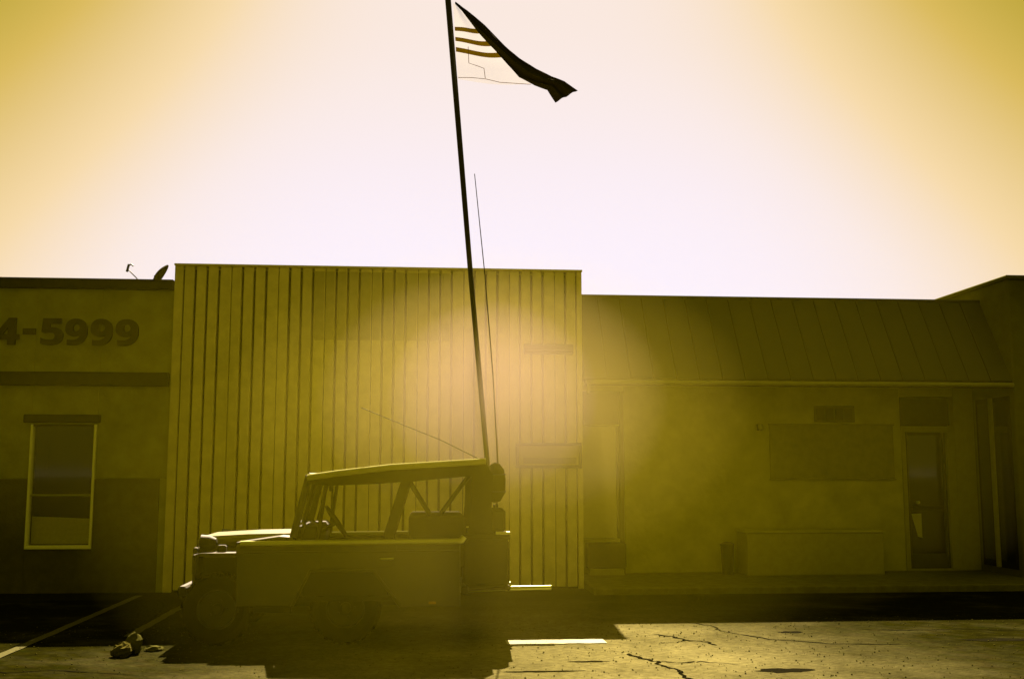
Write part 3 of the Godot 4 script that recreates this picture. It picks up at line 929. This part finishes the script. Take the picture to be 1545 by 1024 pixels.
	var flap := [P.call(-1.085, 1.57), P.call(-0.80, 1.60), P.call(-0.281, 1.66), P.call(0.20, 1.69), P.call(0.63, 1.715), P.call(0.70, 1.56), P.call(0.45, 1.572), P.call(-0.121, 1.519), P.call(-0.45, 1.50), P.call(-0.874, 1.482), P.call(-1.06, 1.50)]
	for s in [1.0, -1.0]:
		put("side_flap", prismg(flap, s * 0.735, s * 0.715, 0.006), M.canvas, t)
		put("rear_flap", prismg([P.call(0.495, 1.575), P.call(0.70, 1.60), P.call(0.69, 1.335), P.call(0.685, 1.03), P.call(0.46, 1.025), P.call(0.485, 1.25)], s * 0.728, s * 0.713, 0.004), M.canvas, t)
	put("rear_curtain", boxg(Vector3(1.33, 1.0, -0.71), Vector3(1.35, 1.68, 0.71)), M.canvas, t)
	# frame at the back that carries the load, and the tow bar
	var c := Geo.new()
	for z in [-0.55, 0.55]:
		c.tube([Vector3(1.15, 0.50, z), Vector3(1.56, 0.50, z)], [0.025], 8)
	c.tube([Vector3(1.56, 0.50, -0.6), Vector3(1.56, 0.50, 0.6)], [0.025], 8)
	put("rear_carrier", c, M.steel_dull, t)
	var tow := put("tow_bar", tubeg([Vector3(1.10, 0.465, 0.42), Vector3(1.60, 0.478, 0.42), Vector3(2.0, 0.482, 0.42)], 0.024, 12), M.steel, t)
	put("coupling", tubeg([Vector3(1.52, 0.50, 0.42), Vector3(1.60, 0.51, 0.42)], 0.035, 12), M.steel, tow)
	put("chain_hook", tubeg([Vector3(1.28, 0.49, 0.44), Vector3(1.36, 0.475, 0.47), Vector3(1.44, 0.49, 0.44)], 0.016, 8), M.steel, tow)
	# two whips
	put("whip_antenna", whip([Vector3(1.49, 1.70, 0.15), Vector3(1.43, 2.6, 0.25), Vector3(1.34, 3.6, 0.35), Vector3(1.222, 4.657, 0.45)], 0.008, 0.004), M.pole, t)
	put("whip_antenna", whip([Vector3(1.30, 1.745, 0.15), Vector3(0.90, 1.94, 0.15), Vector3(0.45, 2.12, 0.15), Vector3(0.092, 2.264, 0.15)], 0.005, 0.003), M.pole, t)

func whip(pts: Array, r0: float, r1: float) -> Geo:
	var g := Geo.new()
	var rr := []
	for k in pts.size():
		rr.append(lerpf(r0, r1, k / (pts.size() - 1.0)))
	g.tube(pts, rr, 7)
	return g

var tyre_mesh: ArrayMesh
var rim_mesh: ArrayMesh
var hub_mesh: ArrayMesh

func wheel(t: Node3D, at: Vector3, s: float) -> void:
	if tyre_mesh == null:
		var g := Geo.new()
		g.lathe(PackedVector2Array([Vector2(0.185, -0.085), Vector2(0.25, -0.10), Vector2(0.30, -0.095), Vector2(0.325, -0.07), Vector2(0.325, 0.07), Vector2(0.30, 0.095), Vector2(0.25, 0.10), Vector2(0.185, 0.085)]), Vector3.ZERO, 40)
		for k in 28:
			for side in [-1.0, 1.0]:
				var a := TAU * (k + (0.5 if side > 0 else 0.0)) / 28.0
				g.box(Vector3(-0.022, -0.012, -0.045), Vector3(0.022, 0.012, 0.045), 0.004, Transform3D(Basis(Vector3(0, 0, 1), a - PI / 2), Vector3(cos(a) * 0.324, sin(a) * 0.324, side * 0.05)))
		tyre_mesh = g.mesh()
		g = Geo.new()
		g.lathe(PackedVector2Array([Vector2(0.19, 0.08), Vector2(0.175, 0.085), Vector2(0.165, 0.04), Vector2(0.08, 0.02), Vector2(0, 0.02)]), Vector3.ZERO, 28)
		rim_mesh = g.mesh()
		g = Geo.new()
		g.lathe(PackedVector2Array([Vector2(0.055, 0.02), Vector2(0.05, 0.07), Vector2(0.035, 0.085), Vector2(0, 0.087)]), Vector3.ZERO, 18)
		for k in 5:
			var a := TAU * k / 5.0
			g.tube([Vector3(cos(a) * 0.085, sin(a) * 0.085, 0.02), Vector3(cos(a) * 0.085, sin(a) * 0.085, 0.045)], [0.012], 6)
		hub_mesh = g.mesh()
	var w := put("wheel", tyre_mesh, M.rubber, t)
	w.position = at
	if s < 0:
		w.rotation.y = PI
	put("rim", rim_mesh, M.steel_dull, w)
	put("hub", hub_mesh, M.black, w)

# things strapped on behind
func strapped_cargo() -> void:
	var b := thing("cargo_case", "square dark case carried low on the rear frame of the truck", "case", Vector3(0.64, 0.526, -11.0))
	put("body", boxg(Vector3(-0.21, 0, -0.62), Vector3(0.225, 0.44, 0.66), 0.03), M.canvas, b)
	put("lid", boxg(Vector3(-0.215, 0.445, -0.63), Vector3(0.23, 0.495, 0.67), 0.022), M.canvas, b)
	put("lid_trim", tubeg([Vector3(0.09, 0.502, 0.655), Vector3(0.225, 0.502, 0.655)], 0.018, 10), M.steel, b)
	for z in [-0.3, 0.3]:
		put("strap", boxg(Vector3(-0.22, -0.002, z - 0.025), Vector3(0.236, 0.502, z + 0.025), 0.01), M.black, b)
	var j := thing("fuel_can", "dark fuel can standing on the case behind the truck", "fuel can", Vector3(0.755, 1.03, -10.62))
	put("body", boxg(Vector3(-0.075, 0, -0.17), Vector3(0.08, 0.23, 0.17), 0.03), M.canvas, j)
	put("cap", tubeg([Vector3(0.0, 0.23, -0.11), Vector3(0.0, 0.26, -0.11)], 0.026, 12), M.black, j)
	put("handle", tubeg([Vector3(0, 0.225, -0.05), Vector3(0, 0.262, -0.03), Vector3(0, 0.262, 0.09), Vector3(0, 0.225, 0.11)], 0.011, 8), M.black, j)
	var r := thing("bedroll", "dark rounded bundle tied upright behind the truck's canvas top", "bundle", Vector3(0.745, 1.32, -10.7))
	var g := Geo.new()
	g.tube([Vector3(-0.03, 0.0, 0), Vector3(-0.015, 0.03, 0), Vector3(0.005, 0.10, 0), Vector3(0.005, 0.22, 0), Vector3(0.0, 0.31, 0), Vector3(-0.01, 0.36, 0), Vector3(-0.02, 0.38, 0)], [0.03, 0.075, 0.10, 0.104, 0.092, 0.06, 0.02], 16)
	put("roll", g, M.canvas, r)
	for y in [0.10, 0.27]:
		var tie := Geo.new()
		var ring := []
		for k in 21:
			var a := TAU * k / 20.0
			ring.append(Vector3(0.003 + cos(a) * 0.102, y, sin(a) * 0.102))
		tie.tube(ring, [0.008], 6, Vector2(1, 1), Vector3.UP)
		put("tie", tie, M.black, r)

# ---------------------------------------------------------------- pole and flag
func pole_and_flag() -> void:
	var t := thing("flagpole", "tall dark flagpole leaning from the rear of the truck", "flagpole", Vector3(0.69, 1.0, -10.95))
	var g := Geo.new()
	g.tube([Vector3(0.005, 0.0, 0), Vector3(-0.011, 0.73, 0.05), Vector3(-0.20, 2.6, 0.30), Vector3(-0.463, 5.33, 0.75), Vector3(-0.51, 5.75, 0.81)], [0.026, 0.026, 0.026, 0.030, 0.030], 12)
	put("pole", g, M.pole, t)
	put("socket", tubeg([Vector3(0.006, 0.03, 0), Vector3(-0.004, 0.42, 0.028)], 0.038, 12), M.black, t)
	var f := thing("flag", "pale striped flag blowing to the right with its fly end twisted dark", "flag", Vector3(0.30, 5.5, -10.2))
	# corners in the flag's own plane; u runs from hoist to fold, v from top to bottom
	var A := Vector2(-0.022, 0.80)
	var B := Vector2(0.030, 0.005)
	var diag := [Vector2(0.02, 0.785), Vector2(0.10, 0.70), Vector2(0.27, 0.535), Vector2(0.41, 0.36), Vector2(0.54, 0.22), Vector2(0.65, 0.12), Vector2(0.80, -0.035)]
	var at := func(u: float, v: float) -> Vector3:
		var h := A.lerp(B, v)
		var fi := v * (diag.size() - 1)
		var i := mini(int(fi), diag.size() - 2)
		var e: Vector2 = diag[i].lerp(diag[i + 1], fi - i)
		var p := h.lerp(e, u)
		p.y -= sin(u * PI) * 0.018 * v
		return Vector3(p.x, p.y, sin(u * 5.0 + v * 3.0) * 0.035 * u + 0.02 * sin(v * 7.0))
	var bands := [[0.0, 0.315, 0], [0.315, 0.365, 1], [0.365, 0.44, 0], [0.44, 0.49, 1], [0.49, 0.565, 0], [0.565, 0.625, 1], [0.625, 1.0, 0]]
	for b in bands:
		g = Geo.new()
		var rows := 12 if b[2] == 0 else 3
		var cols := 24
		for i in rows:
			for k in cols:
				var v0 := lerpf(b[0], b[1], i / float(rows))
				var v1 := lerpf(b[0], b[1], (i + 1) / float(rows))
				var u0 := k / float(cols)
				var u1 := (k + 1) / float(cols)
				g.quad(at.call(u0, v0), at.call(u1, v0), at.call(u1, v1), at.call(u0, v1), Vector3(0, 0, 1))
		put("cloth" if b[2] == 0 else "stripe", g, M.cloth if b[2] == 0 else M.stripe, f)
	for path in [[Vector2(0.13, 0.335), Vector2(0.138, 0.165), Vector2(0.22, 0.14), Vector2(0.29, 0.115), Vector2(0.303, 0.012)], [Vector2(0.03, 0.012), Vector2(0.17, 0.015), Vector2(0.31, 0.005), Vector2(0.45, -0.025), Vector2(0.76, -0.036)]]:
		var pp := []
		for p in path:
			pp.append(Vector3(p.x, p.y, 0.04))
		put("seam", tubeg(pp, 0.003, 6), M.seam, f)
	# the twisted fly: a folded roll with a spread tail, its shade painted in as dark cloth
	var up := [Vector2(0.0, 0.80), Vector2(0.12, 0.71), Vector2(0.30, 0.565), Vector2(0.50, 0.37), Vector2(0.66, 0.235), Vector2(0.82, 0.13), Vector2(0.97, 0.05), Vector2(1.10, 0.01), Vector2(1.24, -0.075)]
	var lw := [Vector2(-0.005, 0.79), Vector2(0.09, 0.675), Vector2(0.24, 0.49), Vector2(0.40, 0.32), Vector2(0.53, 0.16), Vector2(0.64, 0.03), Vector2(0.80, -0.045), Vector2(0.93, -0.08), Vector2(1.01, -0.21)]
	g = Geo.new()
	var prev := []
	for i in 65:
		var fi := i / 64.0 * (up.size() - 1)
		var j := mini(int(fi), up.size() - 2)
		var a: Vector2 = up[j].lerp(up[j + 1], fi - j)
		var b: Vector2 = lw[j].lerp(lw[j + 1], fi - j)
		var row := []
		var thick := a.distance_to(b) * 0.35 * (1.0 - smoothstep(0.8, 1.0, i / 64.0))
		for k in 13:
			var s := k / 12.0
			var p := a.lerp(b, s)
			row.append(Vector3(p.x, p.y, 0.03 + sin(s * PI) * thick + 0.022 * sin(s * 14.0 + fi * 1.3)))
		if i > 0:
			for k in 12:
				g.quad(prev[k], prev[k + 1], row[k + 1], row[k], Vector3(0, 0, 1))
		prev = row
	put("twisted_fly", g, M.cloth_shaded, f)

# ---------------------------------------------------------------- small things on the ground
func stone_mesh(r: Vector3, sd: int) -> Geo:
	var fn := FastNoiseLite.new()
	fn.seed = sd
	fn.frequency = 0.9
	var g := Geo.new()
	var rows := 8
	var cols := 11
	var pt := func(i: int, k: int) -> Vector3:
		var th := PI * i / rows
		var ph := TAU * (k % cols) / cols
		var d := Vector3(sin(th) * cos(ph), cos(th), sin(th) * sin(ph))
		var w := 1.0 + 0.42 * fn.get_noise_3dv(d * 1.6) + 0.30 * fn.get_noise_3dv(d * 5.0)
		return d * r * w
	for i in rows:
		for k in cols:
			var a: Vector3 = pt.call(i, k)
			var b: Vector3 = pt.call(i, k + 1)
			var c: Vector3 = pt.call(i + 1, k + 1)
			var d: Vector3 = pt.call(i + 1, k)
			g.quad(a, b, c, d, (a + b + c + d))
	return g

func litter() -> void:
	var s := put("stone", stone_mesh(Vector3(0.085, 0.07, 0.075), 3), M.stone)
	s.position = Vector3(-2.60, 0.053, -9.86)
	tag(s, "dark rounded stone lying on the sunlit ground at left", "stone")
	var c := put("kerb_block", stone_mesh(Vector3(0.075, 0.10, 0.07), 14), M.concrete)
	c.position = Vector3(-2.54, 0.085, -10.0)
	tag(c, "upright broken concrete block behind the stone", "block")
	var d := put("concrete_chunk", stone_mesh(Vector3(0.085, 0.03, 0.07), 18), M.concrete)
	d.position = Vector3(-2.40, 0.022, -10.15)
	d.rotation.y = 0.25
	tag(d, "flat pale concrete chunk between the stone and the truck", "chunk")
	var e := put("concrete_chunk", stone_mesh(Vector3(0.045, 0.02, 0.03), 19), M.concrete)
	e.position = Vector3(-2.66, 0.012, -10.2)
	tag(e, "small concrete crumb just behind the stone", "chunk")

func gravel() -> void:
	var rng := RandomNumberGenerator.new()
	rng.seed = 404
	var mm := MultiMesh.new()
	mm.transform_format = MultiMesh.TRANSFORM_3D
	mm.mesh = pebble_mesh()
	mm.instance_count = 5200
	for k in mm.instance_count:
		var z := -7.6 - 4.2 * rng.randf()
		var x := rng.randf_range(-5.5, 7.0)
		var size := 0.003 + 0.009 * pow(rng.randf(), 3.0)
		mm.set_instance_transform(k, Transform3D(Basis.from_euler(Vector3(rng.randf() * 0.5, rng.randf() * TAU, rng.randf() * 0.5)).scaled(Vector3(size, size * 0.7, size)), Vector3(x, 0.0095, z)))
	var o := MultiMeshInstance3D.new()
	o.multimesh = mm
	o.material_override = M.pebble
	o.name = "gravel"
	o.set_meta("kind", "stuff")
	tag(o, "loose grit scattered over the sunlit asphalt", "gravel")
	add_child(o)

func pebble_mesh() -> ArrayMesh:
	var g := Geo.new()
	var top := Vector3(0.1, 0.9, 0)
	var ring := []
	for k in 6:
		var a := TAU * k / 6.0
		ring.append(Vector3(cos(a) * (0.9 + 0.25 * sin(k * 2.3)), 0.1 * sin(k * 1.7), sin(a) * (0.9 + 0.2 * cos(k * 3.1))))
	for k in 6:
		var a: Vector3 = ring[k]
		var b: Vector3 = ring[(k + 1) % 6]
		g.face(a, b, top, a + b + Vector3.UP)
		g.face(a, b, Vector3(0, -0.6, 0), a + b - Vector3.UP)
	return g.mesh()
